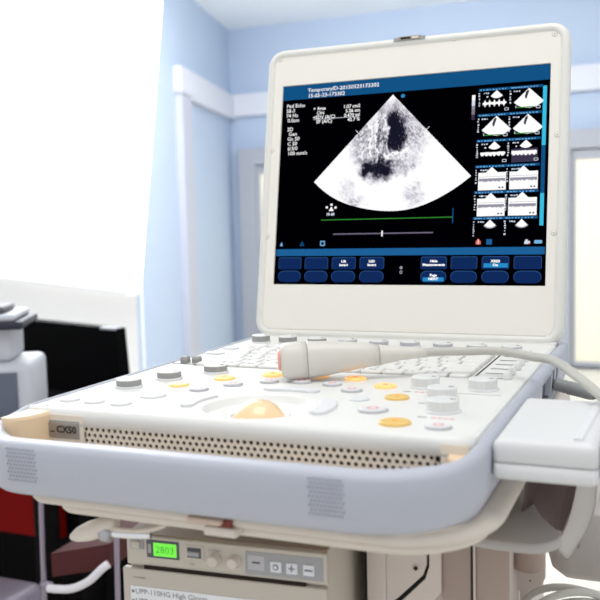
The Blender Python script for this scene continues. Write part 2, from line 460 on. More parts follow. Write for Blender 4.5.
# legends next to the right hand knobs
for x, y in ((.0965, -.287), (.1188, -.3250), (.1298, -.3680)):
    mb = MB(); mb.box(-.012, -.006, -.0006, .0006, 0, .0001, M['legend'])
    for k in range(4): mb.box(-.003+.0042*k, .0002+.0042*k, -.0012, .0012, 0, .0001, M['pink'])
    mb.obj('printed_legend', US, (x, y, .00012))
mb = MB(); mb.box(.110, .158, -.2845, -.2838, 0, .0003, M['ring']); mb.obj('deck_groove', US)
# back row of dials in front of the lid
for k, x in enumerate((-.1400, -.1085, -.0750, -.0410, -.0070, .0260, .0600, .0940, .1280)):
    hh = (.0085, .0080, .0072, .0066, .0060, .0060, .0054, .0048, .0044)[k]
    knob('menu_dial', x, -.0640+.001*k, .0098, hh, M['knobg'] if k < 3 else M['ring'], M['knob'], 0)
for x, y, l in ((-.1545, -.1500, .030), (-.1545, -.115, .026)):
    mb = MB(); rrloft(mb, -l/3, l/3, -.006, .006, .0055, [(0, 0), (0, .001), (.0006, .0016)], M['button'], 5); mb.obj('push_button', US, (x+.004, y, 0))

# trackball
TB = (.0065, -.3790)
mb = MB(); mb.lathe((TB[0], TB[1], -.0048), [(.0222, -.0004), (.0222, .0008), (.0212, .0014), (.0196, .0012), (.0190, -.0004)], M['button'], 48, caps=(True, False)); tbr = mb.obj('trackball_ring', US)
mb = MB(); R = .0200; mb.lathe((TB[0], TB[1], -.0125), [(R*sin(a), R*cos(a)) for a in [PI*k/24 for k in range(0, 13)]], M['ball'], 48); o = mb.obj('trackball', US); tag(o, 'peach glowing trackball')
def arcbar(r, a0, a1, w, h=.0022):
    mb = MB(); n = 20; rings = []
    for k in range(n+1):
        t = k/n; a = math.radians(a0+(a1-a0)*t); e = min(1, min(t, 1-t)*n/2.2); e = max(.25, math.sqrt(max(0, 1-(1-e)**2))); ww = w*e
        rings.append([(r_*cos(a), r_*sin(a), z) for r_, z in ((r-ww/2, -.0004), (r-ww/2, h-.0006), (r-ww/2+.0006, h), (r+ww/2-.0006, h), (r+ww/2, h-.0006), (r+ww/2, -.0004))])
    mb.loft(rings, M['button'], smooth=False); return mb
for a in ((.053, 152, 200, .0105), (.0610, 68, 112, .0120), (.0500, -18, 36, .0125)):
    arcbar(*a).obj('trackball_key', US, (.001, -.3670, 0))

# ------------------------------------------------ lid with screen
TL = .185244; LO = Vector((0, .00123, .05936)); U = Vector((0, sin(TL), cos(TL))); NN = Vector((0, -cos(TL), sin(TL)))
def LP(u, v, n=0.): return LO+Vector((u, 0, 0))+v*U+n*NN
def lrr(x0, x1, y0, y1, r, d, n, seg=7):
    return [LP(x, y, n) for x, y in rr(x0+d, x1-d, y0+d, y1-d, max(r-d, .0005), seg)]
mb = MB(); A = (-.1733, .1722, -.0622, .2775, .020)
hole = [LP(x, y, n) for n in (-.0006,) for x, y in rr(-.1527, .1527, -.0008, .2333, .0004, 7)]
hole2 = [LP(x, y, .0012) for x, y in rr(-.1531, .1531, -.0012, .2337, .0006, 7)]
mb.loft([hole, hole2, lrr(*A, .0105, .0016), lrr(*A, .0092, .0010)], M['lid'], (False, False), False)
mb.loft([lrr(*A, .0092, .0010), lrr(*A, .0080, .0030), lrr(*A, .0050, .0036), lrr(*A, .0015, .0020), lrr(*A, 0, -.0015), lrr(*A, 0, -.0105), lrr(*A, .002, -.0145), lrr(*A, .007, -.0160)], M['lidrim'], (False, True), True)
LID = mb.obj('lid', US)
# screen
S = MB(); S.noflip = True
LN = [0]
def sp(u, v): return LP(u/1000, v/1000, -.0002+LN[0]*.00004)
def poly(pts, m, layer=1):
    LN[0] = layer; S.add([sp(*p) for p in pts], [tuple(range(len(pts)))], m)
def rect(x0, x1, y0, y1, m, layer=1): poly([(x0, y0), (x1, y0), (x1, y1), (x0, y1)], m, layer)
def rrect(x0, x1, y0, y1, r, m, layer=1): poly(rr(x0, x1, y0, y1, r, 4), m, layer)
def stext(s, x, y, size, m, layer=3, bold=.12, al='LEFT', sx=1.):
    LN[0] = layer; S.text(s, size, m, lambda a, b: sp(x+a, y+b), bold, al, sx)
LN[0] = 0
S.loft([[LP(x, y, n) for x, y in ((-.1526, -.0006), (.1526, -.0006), (.1526, .2331), (-.1526, .2331))] for n in (-.0020, -.0002)], M['s_black'])
rect(-152.4, 152.4, 216.3, 232.9, M['s_hdr'])
stext('TemporaryID-20150523173302', -121.5, 224.3, 6.2, M['s_white'], sx=1.09, bold=.07)
stext('15-05-23-173302', -121.0, 217.6, 6.2, M['s_white'], sx=1.06, bold=.07)
for k, s_ in enumerate(('Ped Echo', 'S8-3', '74 Hz', ' 0.0cm', '', '2D', ' Gen', 'Gn 50', 'C 50', '6/3/0', '100 mm/s')):
    if s_: stext(s_, -147.3+(.4*k if k > 4 else 0), 207.0-5.75*k+(0 if k < 5 else 1.0), 6.2, M['s_white'], bold=.06)
for k, (a, b) in enumerate((('+ Area', '1.07 cm2'), ('   Circ', '5.26 cm'), ('+EDV (A/C)', '0.470 ml'), ('   EF (A/C)', '42.7 %'))):
    stext(a, -113.5, 202.0-5.2*k, 5.5, M['s_white'], bold=.1); stext(b, -56.0, 202.0-5.2*k, 5.5, M['s_white'], bold=.1, al='RIGHT')
rect(-113, -57, 190.9, 191.4, M['s_txt'], 2)

# sector image
ax, ay, RL = -17.9, 213.4, 132.0
def G(u, v, cx, cy, sx, sy, rot=0.):
    dx, dy = u-cx, v-cy; r = math.radians(rot); a = dx*cos(r)+dy*sin(r); b = -dx*sin(r)+dy*cos(r)
    return math.exp(-((a/sx)**2+(b/sy)**2)**1.6)
def vnoise(seed, n=64):
    rnd = random.Random(seed); g = [[rnd.random() for _ in range(n)] for _ in range(n)]
    def f(x, y):
        xi, yi = int(math.floor(x)), int(math.floor(y)); fx, fy = x-xi, y-yi
        fx = fx*fx*(3-2*fx); fy = fy*fy*(3-2*fy)
        a = g[xi % n][yi % n]; b = g[(xi+1) % n][yi % n]; c = g[xi % n][(yi+1) % n]; d = g[(xi+1) % n][(yi+1) % n]
        return (a*(1-fx)+b*fx)*(1-fy)+(c*(1-fx)+d*fx)*fy
    return f
n1, n2, n3 = vnoise(1), vnoise(2), vnoise(3)
def echo(u, v, th, r):
    I = 1.16; wu = (n3(u/7+3, v/7)-.5)*6+(n1(u/2.6, v/2.6+5)-.5)*3; wv = (n2(u/7, v/7+8)-.5)*9+(n3(u/2.6+5, v/2.6)-.5)*4; u += wu; v += wv
    no = (n1(th*70, r/1.3)-.5)*1.3+(n2(th*28, r/3)-.5)*.9+(n3(u/14+9, v/14+9)-.5)*.5
    gray = G(u, v, -48, 160, 21, 34, 8)*.72+G(u, v, 4, 172, 27, 32, -20)*.66+G(u, v, -20, 196, 17, 14)*.55+G(u, v, 10, 99, 13, 16)*.46
    gray += G(u, v, -66, 103, 12, 22, 25)*.36+G(u, v, -4, 131, 22, 11)*.50+G(u, v, -52, 92, 16, 10)*.3+G(u, v, 44, 130, 16, 18)*.0
    gray += G(u, v, -30, 172, 5, 26, 6)*.5
    dark = G(u, v, -12.5, 165, 12.5, 20, -14)*1.1+G(u, v, -17.5, 182, 6, 15, -10)*.8+G(u, v, -31, 130, 17.5, 13.5, 15)*1.05+G(u, v, -22, 122, 10, 9)*.5+G(u, v, -46, 128, 6, 8)*.5
    I = I-gray*(.75+no*.75)-dark*(1+.35*no)+no*.10
    # bright walls and valve
    I += G(u, v, -23.5, 166, 1.5, 24, 3)*.5+.6*math.exp(-((v-146-(u+12)*.1)/2.2)**2)*(1 if -26 < u < 2 else 0)
    for xx in (-43.0, -34.5):
        w = 1.0+.6*sin(v*.9)
        I += .7*math.exp(-((u-xx+ (v-165)*.05)/w)**2)*(1 if 143 < v < 186 else 0)
    return max(.045, min(1., I))
NA, NR = 190, 170; vs = []; cols = []; fs = []
for i in range(NR+1):
    r = RL*i/NR
    for j in range(NA+1):
        th = math.radians(-43.3+86.6*j/NA)
        rr_ = r*(1+.004*sin(th*9)) if i == NR else r
        u, v = ax+rr_*sin(th)+ (0), ay-rr_*cos(th); LN[0] = 2; vs.append(sp(u, v)); I = echo(u, v, th, r)
        s_ = I**1.5; cols.append((s_*.93+.07*I*I*I, s_*.90+.10*I*I*I*I, min(1, s_*1.02+.012), 1))
for i in range(NR):
    for j in range(NA):
        a = i*(NA+1)+j; fs.append((a, a+NA+1, a+NA+2, a+1))
base = len(S.v); S.add(vs, fs, M['s_echo']); ecols = (base, cols)
# marks on the sector edge
for (x, y, dx) in ((-57, 172, -1), (22, 171, 1)):
    poly([(x-3*1, y+3.2*-dx+.4), (x+3, y-3.2*-dx+.4), (x+3, y-3.2*-dx-.4), (x-3, y+3.2*-dx-.4)][::-1], M['s_white'], 3)
LN[0] = 3
poly([(-6.2+2.2*cos(a*PI/8), 210.9+2.2*sin(a*PI/8)) for a in range(16)], M['s_hi'], 3)
# probe orientation mark
for x, y in ((-91, 87.5), (-85.6, 90.5), (-80.5, 87.0)): rect(x-1.3, x+1.3, y-1.2, y+1.2, M['s_white'], 3)
poly([(-88.6, 83.2), (-82.6, 83.2), (-85.6, 88.6)], M['s_white'], 3)
stext('10 60', -91.5, 78.0, 4.4, M['s_txt'], bold=.2)
rect(-97.4, 54.7, 72.5, 73.5, M['s_green'], 2); rect(54.1, 54.9, 66.4, 82.8, M['s_bar'], 3)
rect(-82, 33.4, 55.4, 57.4, M['s_dgrey'], 2); rect(-82, 33.4, 56.2, 57.0, M['s_grey'], 3); rect(-25.0, -23.3, 53.2, 59.5, M['s_white'], 4)
# header line of thumbs, grey bar
for k in range(14):
    t = k/13; m = [M['s_white'], M['s_txt'], M['s_mid'], M['s_grey'], M['s_dgrey']][min(4, int(t*5))]
    rect(71.2, 74.6, 205.6-1.95*(k+1), 205.6-1.95*k, m, 2)
rnd = random.Random(7)
def fan(cx, cy, r, ang, m, layer=3):
    pts = [(cx, cy)]+[(cx+r*sin(math.radians(a)), cy-r*cos(math.radians(a))) for a in [-ang+2*ang*k/10 for k in range(11)]]
    poly(pts, m, layer)
def scrib(x, y, n, m=None, s=1.1):
    for k in range(n):
        w = rnd.uniform(.8, 2.4); rect(x, x+w, y-rnd.uniform(.4, .9)*s, y+rnd.uniform(.4, .9)*s, m or M['s_txt'], 4); x += w+rnd.uniform(.5, 1.2)
def vscrib(x, y0, y1):
    y = y1
    while y > y0:
        h = rnd.uniform(.8, 2.0); rect(x+rnd.uniform(-.6, .3), x+rnd.uniform(.9, 1.8), y-h, y, M['s_txt'], 4); y -= h+rnd.uniform(.6, 2.)
def thumb(x0, y1, kind):
    w, h = 31.6, 27.2; x1 = x0+w; y0 = y1-h
    rect(x0-1.5, x1+1, y1-2.2, y1+.6, M['s_hdr'], 2)
    for k in range(9): rect(x0+k*3.3, x0+k*3.3+rnd.uniform(1, 2.6), y1-1.6, y1-.4, M['s_lblue'], 3)
    vscrib(x0-1.2, y0+8, y1-4)
    cx = x0+w*.56
    if kind == 'fan':
        fan(cx+1.0, y1-2.2, 21.5, 46, M['s_white'])
        for a, b, r in ((-1.2, -8, 1.7), (-2.0, -11, 1.6), (0, -6, 1.2)): poly([(cx+a+r*.8*cos(t*PI/5), y1+b+r*1.7*sin(t*PI/5)) for t in range(10)], M['s_dark'], 4)
        rect(x0+6, x0+24, y0+3.9, y0+4.9, M['s_green'], 4); rect(x0+5, x0+5.8, y0+4, y0+6.5, M['s_txt'], 4)
        scrib(x0+3, y1-5, 3)
    if kind in ('wave', 'dopp', 'dopp2'):
        fan(cx, y1-2.0, 8.8, 46, M['s_white']); scrib(x0+4, y1-4.8, 3); scrib(x0+7, y1-8.8, 1)
    if kind == 'wave':
        pts = []; N = 60; yc = y0+11.3
        up = [(x0+3+25*k/N, yc+.9+2.8*abs(sin(k*PI/12))**9+rnd.uniform(0, .5)) for k in range(N+1)]
        dn = [(x, 2*yc-y-rnd.uniform(0, .6)) for x, y in up]
        for k in range(N): poly([dn[k], dn[k+1], up[k+1], up[k]], M['s_white'], 3)
    if kind in ('dopp', 'dopp2'):
        if kind == 'dopp2': rect(x0+3, x1-1.5, y0+1.5, y0+16, M['s_dgrey'], 3)
        N = 56; yc = y0+11.5
        for k in range(N):
            xx = x0+3+(w-5.5)*k/N; d = 2.6+1.8*abs(sin(k*PI/9))+rnd.uniform(-.4, .4)
            rect(xx, xx+(w-5.5)/N, yc+2.2-d-(.6 if kind == 'dopp2' else 0), yc+2.2+rnd.uniform(-.3, .4), M['s_white'], 4)
    if kind == 'mmode':
        fan(cx-1.5, y1-1.6, 8.4, 46, M['s_white']); scrib(x0+4, y1-5, 4); 
        rect(x0+2.0, x1-.4, y0+.6, y1-7.6, M['s_white'], 3)
        N = 26
        for k in range(N):
            xx = x0+2.6+(w-3.8)*k/N; ww = (w-3.8)/N
            rect(xx, xx+ww, y0+10.6-rnd.uniform(0, 1.2), y0+13.2, M['s_mid'], 4); rect(xx, xx+ww*.7, y0+14.8, y0+15.3, M['s_mid'], 4)
        rect(x1-8, x1-6, y0+2.4, y0+3.9, M['s_dark'], 4); rect(x1-4.6, x1-2.8, y0+2.4, y0+3.9, M['s_dark'], 4)
    if kind == 'cut':
        fan(cx-1, y1-2.4, 9.6, 46, M['s_mid']); fan(cx-1, y1-2.4, 8.4, 44, M['s_white'], 4); scrib(x0+4, y1-4.8, 3)
    if kind in ('fan', 'wave', 'dopp', 'dopp2'):
        rrect(x1-5.4, x1-.8, y0+2.4, y0+5.4, .9, M['s_txt'], 4); rrect(x1-4.8, x1-1.4, y0+3.0, y0+4.8, .6, M['s_black'], 5)
for r_, (a, b) in enumerate((('wave', 'fan'), ('fan', 'fan'), ('dopp', 'dopp2'), ('mmode', 'mmode'), ('mmode', 'mmode'), ('cut', 'cut'))):
    thumb(79.8-.4*r_, 211.2-27.9*r_, a); thumb(112.6-.4*r_, 211.2-27.9*r_, b)
rect(145.6, 149.6, 146.5, 210.0, M['s_cyan'], 3); rect(145.4, 149.4, 62, 96, M['s_cyan'], 3); rect(145.5, 149.5, 96, 146.5, M['s_hdr'], 3)
# small icons
poly([(-147.2, 43.6), (-143.4, 43.6), (-145.3, 48.6)], M['s_lblue'], 3)
poly([(-122.4, 43.6), (-116.8, 43.6), (-119.6, 48.8)], M['s_bar'], 3); poly([(-121.0, 44.4), (-118.2, 44.4), (-119.6, 47.2)], M['s_black'], 4)
rect(-97.2, -91.4, 43.2, 49.0, M['s_lblue'], 3); rect(-96.0, -92.6, 44.4, 47.8, M['s_black'], 4)
poly([(80, 43.0), (85.4, 43.0), (85.4, 46), (82.7, 49.4), (80, 46)], M['s_red'], 3); rect(82.2, 83.2, 43, 48, M['s_txt'], 4)
rect(91.2, 97.2, 42.6, 48.4, M['s_bar'], 3)
rect(130.6, 136.4, 42.8, 46.0, M['s_txt'], 3); rect(131.6, 134.0, 44.0, 47.6, M['s_txt'], 4); rect(134.6, 136.6, 42.8, 43.8, M['s_red'], 5)
rrect(140.6, 148.6, 43.2, 46.8, 1., M['s_lblue'], 3)
rect(-151.5, 151.5, 31.9, 39.9, M['s_bar'], 1)
for k, x in enumerate((-147.7, -115.0, -82.0, -48.8, 21.2, 54.0, 87.2, 120.4)):
    w = 28.4
    rrect(x, x+w, 16.4, 30.2, 2.2, M['s_btn2'], 2); rrect(x+.5, x+w-.5, 16.4, 29.5, 2.0, M['s_btn'], 3)
    rrect(x, x+w, 1.8, 14.8, 6.2, M['s_btn2'], 2); rrect(x+.5, x+w-.5, 1.8, 14.1, 5.8, M['s_btn'], 3)
def cap(a, b, x, y):
    if a: stext(a, x, y+.8, 3.6, M['s_white'], 5, .2, 'CENTER', 1.15)
    if b: stext(b, x, y-3.2, 3.6, M['s_white'], 5, .2, 'CENTER', 1.15)
cap('L/R', 'Invert', -67.8, 23.4); cap('U/D', 'Invert', -34.6, 23.4); cap('Hide', 'Measurements', 35.4, 23.4)
rect(89.0, 114.4, 18.2, 22.8, M['s_hi'], 4); cap('XRES', 'On', 101.4, 23.0)
rect(24.0, 46.8, 3.4, 7.6, M['s_hi'], 4); cap('Page', 'NEXT', 35.4, 8.0)
for y in (13.2, 18.2):
    poly([(-.8+1.7*cos(a*PI/6), y+1.9*sin(a*PI/6)) for a in range(12)], M['s_mid'], 3); poly([(-.8+.8*cos(a*PI/6), y+.9*sin(a*PI/6)) for a in range(12)], M['s_black'] if y < 15 else M['s_mid'], 4)
me = bpy.data.meshes.new('display_screen'); me.from_pydata(S.v, [], S.f)
for m in S.mats: me.materials.append(m)
for p, k in zip(me.polygons, S.m): p.material_index = k
ca = me.color_attributes.new('echo', 'FLOAT_COLOR', 'POINT')
for i, c in enumerate(ecols[1]): ca.data[ecols[0]+i].color = c
SC = link('display_screen', me, LID); tag(SC, 'lit display showing the heart ultrasound image')
for u, v in ((-.158, .266), (-.0521, .2705), (.0492, .2700), (.1563, .2640), (.1613, .1564), (.1602, .0539), (.157, -.0535), (.1107, -.0570), (-.0023, -.0570), (-.1155, -.0570), (-.159, -.0530), (-.1632, .0549), (-.1632, .1571)):
    mb = MB(); mb.lathe((0, 0, 0), [(.0030, -.0008), (.0030, .0003), (.0026, .0005)], M['ring'], 20, axis=NN); mb.lathe(NN*.0004, [(.0025, -.0004), (.0025, .0002), (.002, .0004)], M['lid'], 20, axis=NN)
    mb.lathe(NN*.0009, [(.0006, 0), (.0006, .0002)], M['legend'], 8, axis=NN)
    mb.obj('screw_cover', LID, LP(u, v, .0013))
mb = MB()
def lbox(mb, u0, u1, v0, v1, a, b, m): mb.loft([[LP(u0, v0, n), LP(u1, v0, n), LP(u1, v1, n), LP(u0, v1, n)] for n in (a, b)], m)
lbox(mb, -.0185, .0175, .2722, .2764, -.008, .0042, M['knobg']); lbox(mb, -.0130, .0130, .2732, .2774, -.006, .0046, M['plate'])
lbox(mb, -.0100, .0010, .2742, .2762, .0046, .0052, M['black']); lbox(mb, .003, .0100, .2742, .2762, .0046, .0052, M['grille'])
mb.obj('lid_latch', LID)
for s in (-1, 1):
    mb = MB(); mb.lathe((s*.118, .006, .0035), [(.0050, 0), (.0068, .001), (.0068, .047), (.0050, .048)], M['lidrim'], 24, axis=(s, 0, 0)); mb.obj('hinge', US)
mb = MB()
prof = [(-.014, 0), (-.012, .0018), (.0005, .0026), (.010, .0016), (.012, -.004), (.012, -.0005)]
mb.box(-.1655, .1655, -.0125, .0085, -.002, .0022, M['ivory'], .0015); mb.obj('hinge_cover', US)

# ================================================================= PROBE WITH CABLE AND CONNECTOR
H0 = Vector((-.0195, -.2690, .0160)); H1 = Vector((.0490, -.2365, .0192)); H2 = Vector((.0700, -.1830, .0168))
PR = thing('transducer_probe', 'light grey ultrasound probe lying across the control deck, its cable plugged at the right side', 'ultrasound probe', (.01, -.235, 0))
D = (H1-H0).normalized(); Sd = D.cross(Vector((0, 0, 1))).normalized(); Up = Sd.cross(D)
def pring(t, w, h, dz=0., e=2.6, n=28):
    c = H0+D*t+Vector((0, 0, dz)); out = []
    for k in range(n):
        a = 2*PI*k/n; ca_, sa_ = cos(a), sin(a)
        out.append(c+Sd*(w*math.copysign(abs(ca_)**(2/e), ca_))+Up*(h*math.copysign(abs(sa_)**(2/e), sa_)))
    return out
PL = (H1-H0).length
mb = MB(); mb.loft([pring(-.005, .0115, .0105, .0014), pring(-.0042, .0135, .0130, .0010), pring(-.000, .0145, .0150, .0004), pring(.009, .0146, .0158, 0), pring(.0165, .0142, .0152, 0)], M['probe'], smooth=True)
mb.obj('probe_head', PR)
mb = MB(); mb.loft([pring(-.0075, .0080, .0070, .0015), pring(-.0068, .0094, .0084, .0015), pring(-.0040, .0098, .0090, .0015)], M['lens'], smooth=True); o = mb.obj('probe_lens', PR); tag(o, 'pink rubber lens face')
mb = MB(); mb.loft([pring(.0168, .0140, .0149, 0), pring(.0178, .0142, .0152, 0), pring(.030, .0135, .0144, .0003), pring(.050, .0115, .0122, .0008, 2.3), pring(.065, .0098, .0103, .0008, 2.1), pring(PL, .0085, .0088, 0, 2.)], M['probe'], smooth=True); mb.obj('probe_handle', PR)
mb = MB(); mb.loft([pring(PL+.0003, .0082, .0085, 0, 2.), pring(PL+.003, .0080, .0083, 0, 2.), pring(PL+.018, .0056, .0058, -.0002, 2.), pring(PL+.032, .0042, .0043, -.0006, 2.), pring(PL+.040, .0038, .0039, -.001, 2.)], M['probe'], smooth=True); mb.obj('strain_relief', PR)
mb = MB(); ce = H0+D*(PL+.0385)+Vector((0, 0, -.001))
mb.tube([ce, ce+D*.012+Vector((0, 0, -.0002)), (.1180, -.2080, .0205), (.1330, -.2060, .0212), (.1500, -.2080, .0208), (.1700, -.2180, .0195), (.190, -.2380, .0200), (.210, -.2800, .0168), (.2275, -.3050, .0090), (.2440, -.3250, -.0010), (.2520, -.3420, -.0090), (.2460, -.3500, -.0115), (.2395, -.3500, -.0115)], .0035, M['cable'], 14, res=8); mb.obj('probe_cable', PR)
# connector box docked on the right side
mb = MB(); rrloft(mb, .1752, .2350, -.4135, -.2840, .004, [(.0012, -.0137), (0, -.0126), (0, -.0045), (.0005, -.0025), (.0018, -.0007), (.0042, .0004), (.008, .0006)], M['box'], 6)
CB = mb.obj('connector_housing', PR)
mb = MB(); rrloft(mb, .1753, .2349, -.4134, -.2841, .004, [(.0040, -.0245), (.0012, -.0232), (0, -.0215), (0, -.0140)], M['box'], 5); mb.obj('connector_base', PR)
mb = MB(); mb.loft([[(x0, -.404, z), (x1, -.404, z), (x1+.004, -.288, z), (x0+.004, -.288, z)] for x0, x1, z in ((.2200, .2262, .0003), (.2206, .2256, .0016), (.2214, .2248, .0020))], M['button'], smooth=False); mb.obj('connector_ridge', PR)
mb = MB(); mb.box(.2352, .2385, -.4050, -.2900, -.021, -.002, M['ring'], .001); mb.obj('connector_cap', PR)

# grey signal plug
PG = thing('cable_plug', 'dark grey round plug and lead in the rear side socket of the console', 'plug', (.1780, -.1080, -.0240))
a = Vector((.1750, -.1110, -.0215)); b = Vector((.2120, -.1225, -.0275)); ax_ = (b-a).normalized()
mb = MB(); mb.lathe(a, [(.0042, 0), (.0058, .0015), (.0062, .004)]+[(.0062-(.0008 if k % 2 else 0), .004+.0016*k) for k in range(6)]+[(.0062, .014), (.0058, .034), (.0050, .038)], M['plug'], 24, axis=ax_); mb.obj('plug_body', PG)
mb = MB(); e = a+ax_*.038
for k in range(4): mb.lathe(e+ax_*(.0026*k), [(.0022, 0), (.0040-.0003*k, .0004), (.0040-.0003*k, .0016), (.0022, .002)], M['pdark'], 16, axis=ax_)
mb.obj('plug_collar', PG)
mb = MB(); e2 = e+ax_*.010
mb.tube([e2-ax_*.003, e2+ax_*.012+Vector((.002, -.001, 0)), e2+Vector((.030, -.006, -.012)), e2+Vector((.050, -.002, -.030))], .0019, M['pdark'], 10); mb.obj('plug_lead', PG)

# ================================================================= CART
CT = thing('equipment_cart', 'cream medical cart with stepped tray, lever handle and panelled column under the console', 'cart', (.02, -.12, -.95))
mb = MB(); rrloft(mb, -.1400, .1800, -.4580, .010, .062, [(.007, -.0572), (.002, -.0562), (0, -.0540), (.001, -.0500), (.004, -.0480), (.012, -.0462)], M['tray'], 14, .03, rl=.022); mb.obj('cart_tray', CT)
mb = MB(); rrloft(mb, -.1180, .1720, -.4520, .004, .055, [(.006, -.0642), (.002, -.0632), (0, -.0610), (0, -.0570)], M['tray'], 14, .03, rl=.018); mb.obj('tray_underlayer', CT)
# tray release latch
mb = MB(); mb.box(-.0050, .0190, -.4640, -.4560, -.0540, -.0500, M['trayl'], .0012); mb.box(.0150, .0245, -.4600, -.4500, -.0560, -.0505, M['red'], .0006)
mb.box(.0050, .0280, -.4610, -.4480, -.0620, -.0560, M['tray'], .0015); mb.obj('tray_latch', CT)
# swivel stem and column
mb = MB()
mb.box(.0620, .1560, -.3020, -.0300, -.95+.10, -.0645, M['cart'], .004)
mb.box(-.1300, .0620, -.1600, -.0300, -.95+.10, -.0645, M['cart'], .004)
mb.obj('cart_column', CT)
# panels on the column's front right of the printer (plane y = -.302)
Y = -.3022
ZT = -.0655
mb = MB(); mb.box(.0562, .0598, Y-.0010, Y+.002, -.80, ZT, M['black']); mb.obj('column_slit', CT)
mb = MB(); mb.box(.0602, .0750, Y-.0070, Y+.001, -.80, ZT, M['cart'], .001); mb.obj('column_panel', CT)
mb = MB(); P = [(.0752, ZT), (.1065, ZT), (.1065, -.1260), (.1035, -.1345), (.0842, -.1545), (.0752, -.1620)]
mb.loft([[(x, y, z) for x, z in P] for y in (Y-.001, Y-.0045)], M['cart']); mb.obj('column_panel', CT)
mb = MB(); P = [(.1065, ZT), (.1090, ZT), (.1090, -.1260), (.1058, -.1365), (.0860, -.1575), (.0752, -.1660), (.0752, -.1620), (.0842, -.1545), (.1035, -.1345), (.1065, -.1260)]
mb.loft([[(x, y, z) for x, z in P] for y in (Y+.0005, Y-.0012)], M['black']); mb.obj('column_slit', CT)
mb = MB(); P = [(.1090, ZT), (.1178, ZT), (.1178, -.1450), (.1120, -.1520), (.1120, -.80), (.0752, -.80), (.0752, -.1660), (.0860, -.1575), (.1058, -.1365), (.1090, -.1260)]
mb.loft([[(x, y, z) for x, z in P] for y in (Y-.001, Y-.0062)], M['cart']); mb.obj('column_panel', CT)
mb = MB(); mb.lathe((.0985, Y-.0047, -.1290), [(.0012, 0), (.0020, .002)], M['black'], 4, axis=(0, -1, 0)); mb.obj('panel_screw', CT)
mb = MB(); mb.box(.1180, .1392, Y-.003, Y+.001, -.80, ZT, M['trayd'], .0005); o = mb.obj('column_panel', CT); tag(o, 'taupe recessed panel')
mb = MB(); mb.box(.1394, .1410, Y-.0035, Y+.02, -.80, ZT, M['black']); mb.obj('column_slit', CT)
mb = MB(); mb.box(.1412, .1428, Y-.0050, Y+.05, -.80, ZT, M['cart'], .0004); mb.obj('column_panel', CT)
mb = MB(); mb.box(.1429, .1665, Y-.003, Y+.002, -.80, ZT-.005, M['trayd'], .001); o = mb.obj('rear_column', CT); tag(o, 'taupe rear column')
# base with casters
mb = MB(); rrloft(mb, -.22, .24, -.50, .12, .08, [(.01, -.86), (0, -.85), (0, -.82), (.012, -.81)], M['tray'], 8)
mb.obj('cart_base', CT)
for x in (-.18, .20):
    for y in (-.45, .07):
        mb = MB(); mb.lathe((x-.014, y, -.911), [(.025, 0), (.037, .003), (.039, .008), (.039, .020), (.037, .025), (.025, .028)], M['pdark'], 24, axis=(1, 0, 0)); mb.box(x-.02, x+.02, y-.02, y+.02, -.875, -.862, M['steel'], .003); mb.box(x-.019, x-.0155, y-.008, y+.008, -.916, -.862, M['steel']); mb.box(x+.0155, x+.019, y-.008, y+.008, -.916, -.862, M['steel']); mb.obj('caster', CT)
# lever handle at the left
mb = MB(); c0 = Vector((-.1110, -.4400, -.0838)); c1_ = Vector((-.0745, -.4400, -.0700)); dd = (c1_-c0).normalized(); sx_ = Vector((0, 1, 0)); uu = dd.cross(sx_)
rings = []
for t, w, h in [(t_*.9+.002, w_*.85, h_*.82) for t_, w_, h_ in [(-.002, .002, .0015), (0, .006, .0035), (.006, .010, .0062), (.016, .0125, .0080), (.028, .0120, .0082), (.037, .0090, .0072), (.041, .0060, .0056), (.0425, .003, .003)]]:
    rings.append([c0+dd*t+sx_*w*cos(2*PI*k/24)+uu*h*sin(2*PI*k/24) for k in range(24)])
mb.loft(rings, M['tray'], smooth=True); mb.obj('lever_paddle', CT)
mb = MB(); mb.lathe((-.0825, -.4430, -.0765), [(.0030, -.002), (.0062, 0), (.0062, .005), (.0045, .007)], M['steel'], 20, axis=(1, 0, .02)); mb.obj('lever_collar', CT)
mb = MB(); mb.tube([(-.0800, -.4430, -.0765), (-.0620, -.4420, -.0762), (-.0480, -.4380, -.0762)], .0026, M['chrome'], 12); o = mb.obj('lever_rod', CT); tag(o, 'chrome rod')
mb = MB(); mb.tube([(-.0740, -.4440, -.0728), (-.0600, -.4420, -.0734), (-.0480, -.4390, -.0722), (-.0380, -.4350, -.0690)], .0016, M['tray'], 10); mb.obj('lever_cover', CT)
# transducer holder: leaf shaped shelf and cup
leaf = [(.1300, -.3400), (.1487, -.3521), (.1692, -.3556), (.1906, -.3546), (.2005, -.3474), (.2055, -.3301), (.1897, -.299), (.1802, -.2704), (.1769, -.2469), (.1784, -.2118), (.1800, -.1957), (.1500, -.1900), (.1300, -.2200)]
lf = spline([(x, y, 0) for x, y in leaf], 5); lf = lf[:-1]+[Vector((.1300, -.2200, 0))]
cen = sum(lf, Vector())/len(lf)
mb = MB(); mb.loft([[(cen.x+(p.x-cen.x)*s, cen.y+(p.y-cen.y)*s, z) for p in lf] for s, z in ((.95, -.0905), (.985, -.0898), (1., -.0875), (.99, -.0845), (.965, -.0832))], M['cup'], smooth=True); mb.obj('holder_shelf', CT)
P = spline([(.2130, -.030, 0), (.2135, -.0515, 0), (.2080, -.0800, 0), (.2005, -.1010, 0), (.2030, -.1075, 0), (.2072, -.1105, 0), (.2137, -.0999, 0), (.2215, -.0850, 0), (.2255, -.0700, 0), (.2265, -.0506, 0), (.2265, -.0300, 0)], 4)
mb = MB(); mb.loft([[(p.x, y, p.y) for p in P] for y in (-.3010, -.3030, -.3000, -.2520)], M['cupl'], smooth=False); mb.obj('holder_cup', CT)
mb = MB(); rg = []
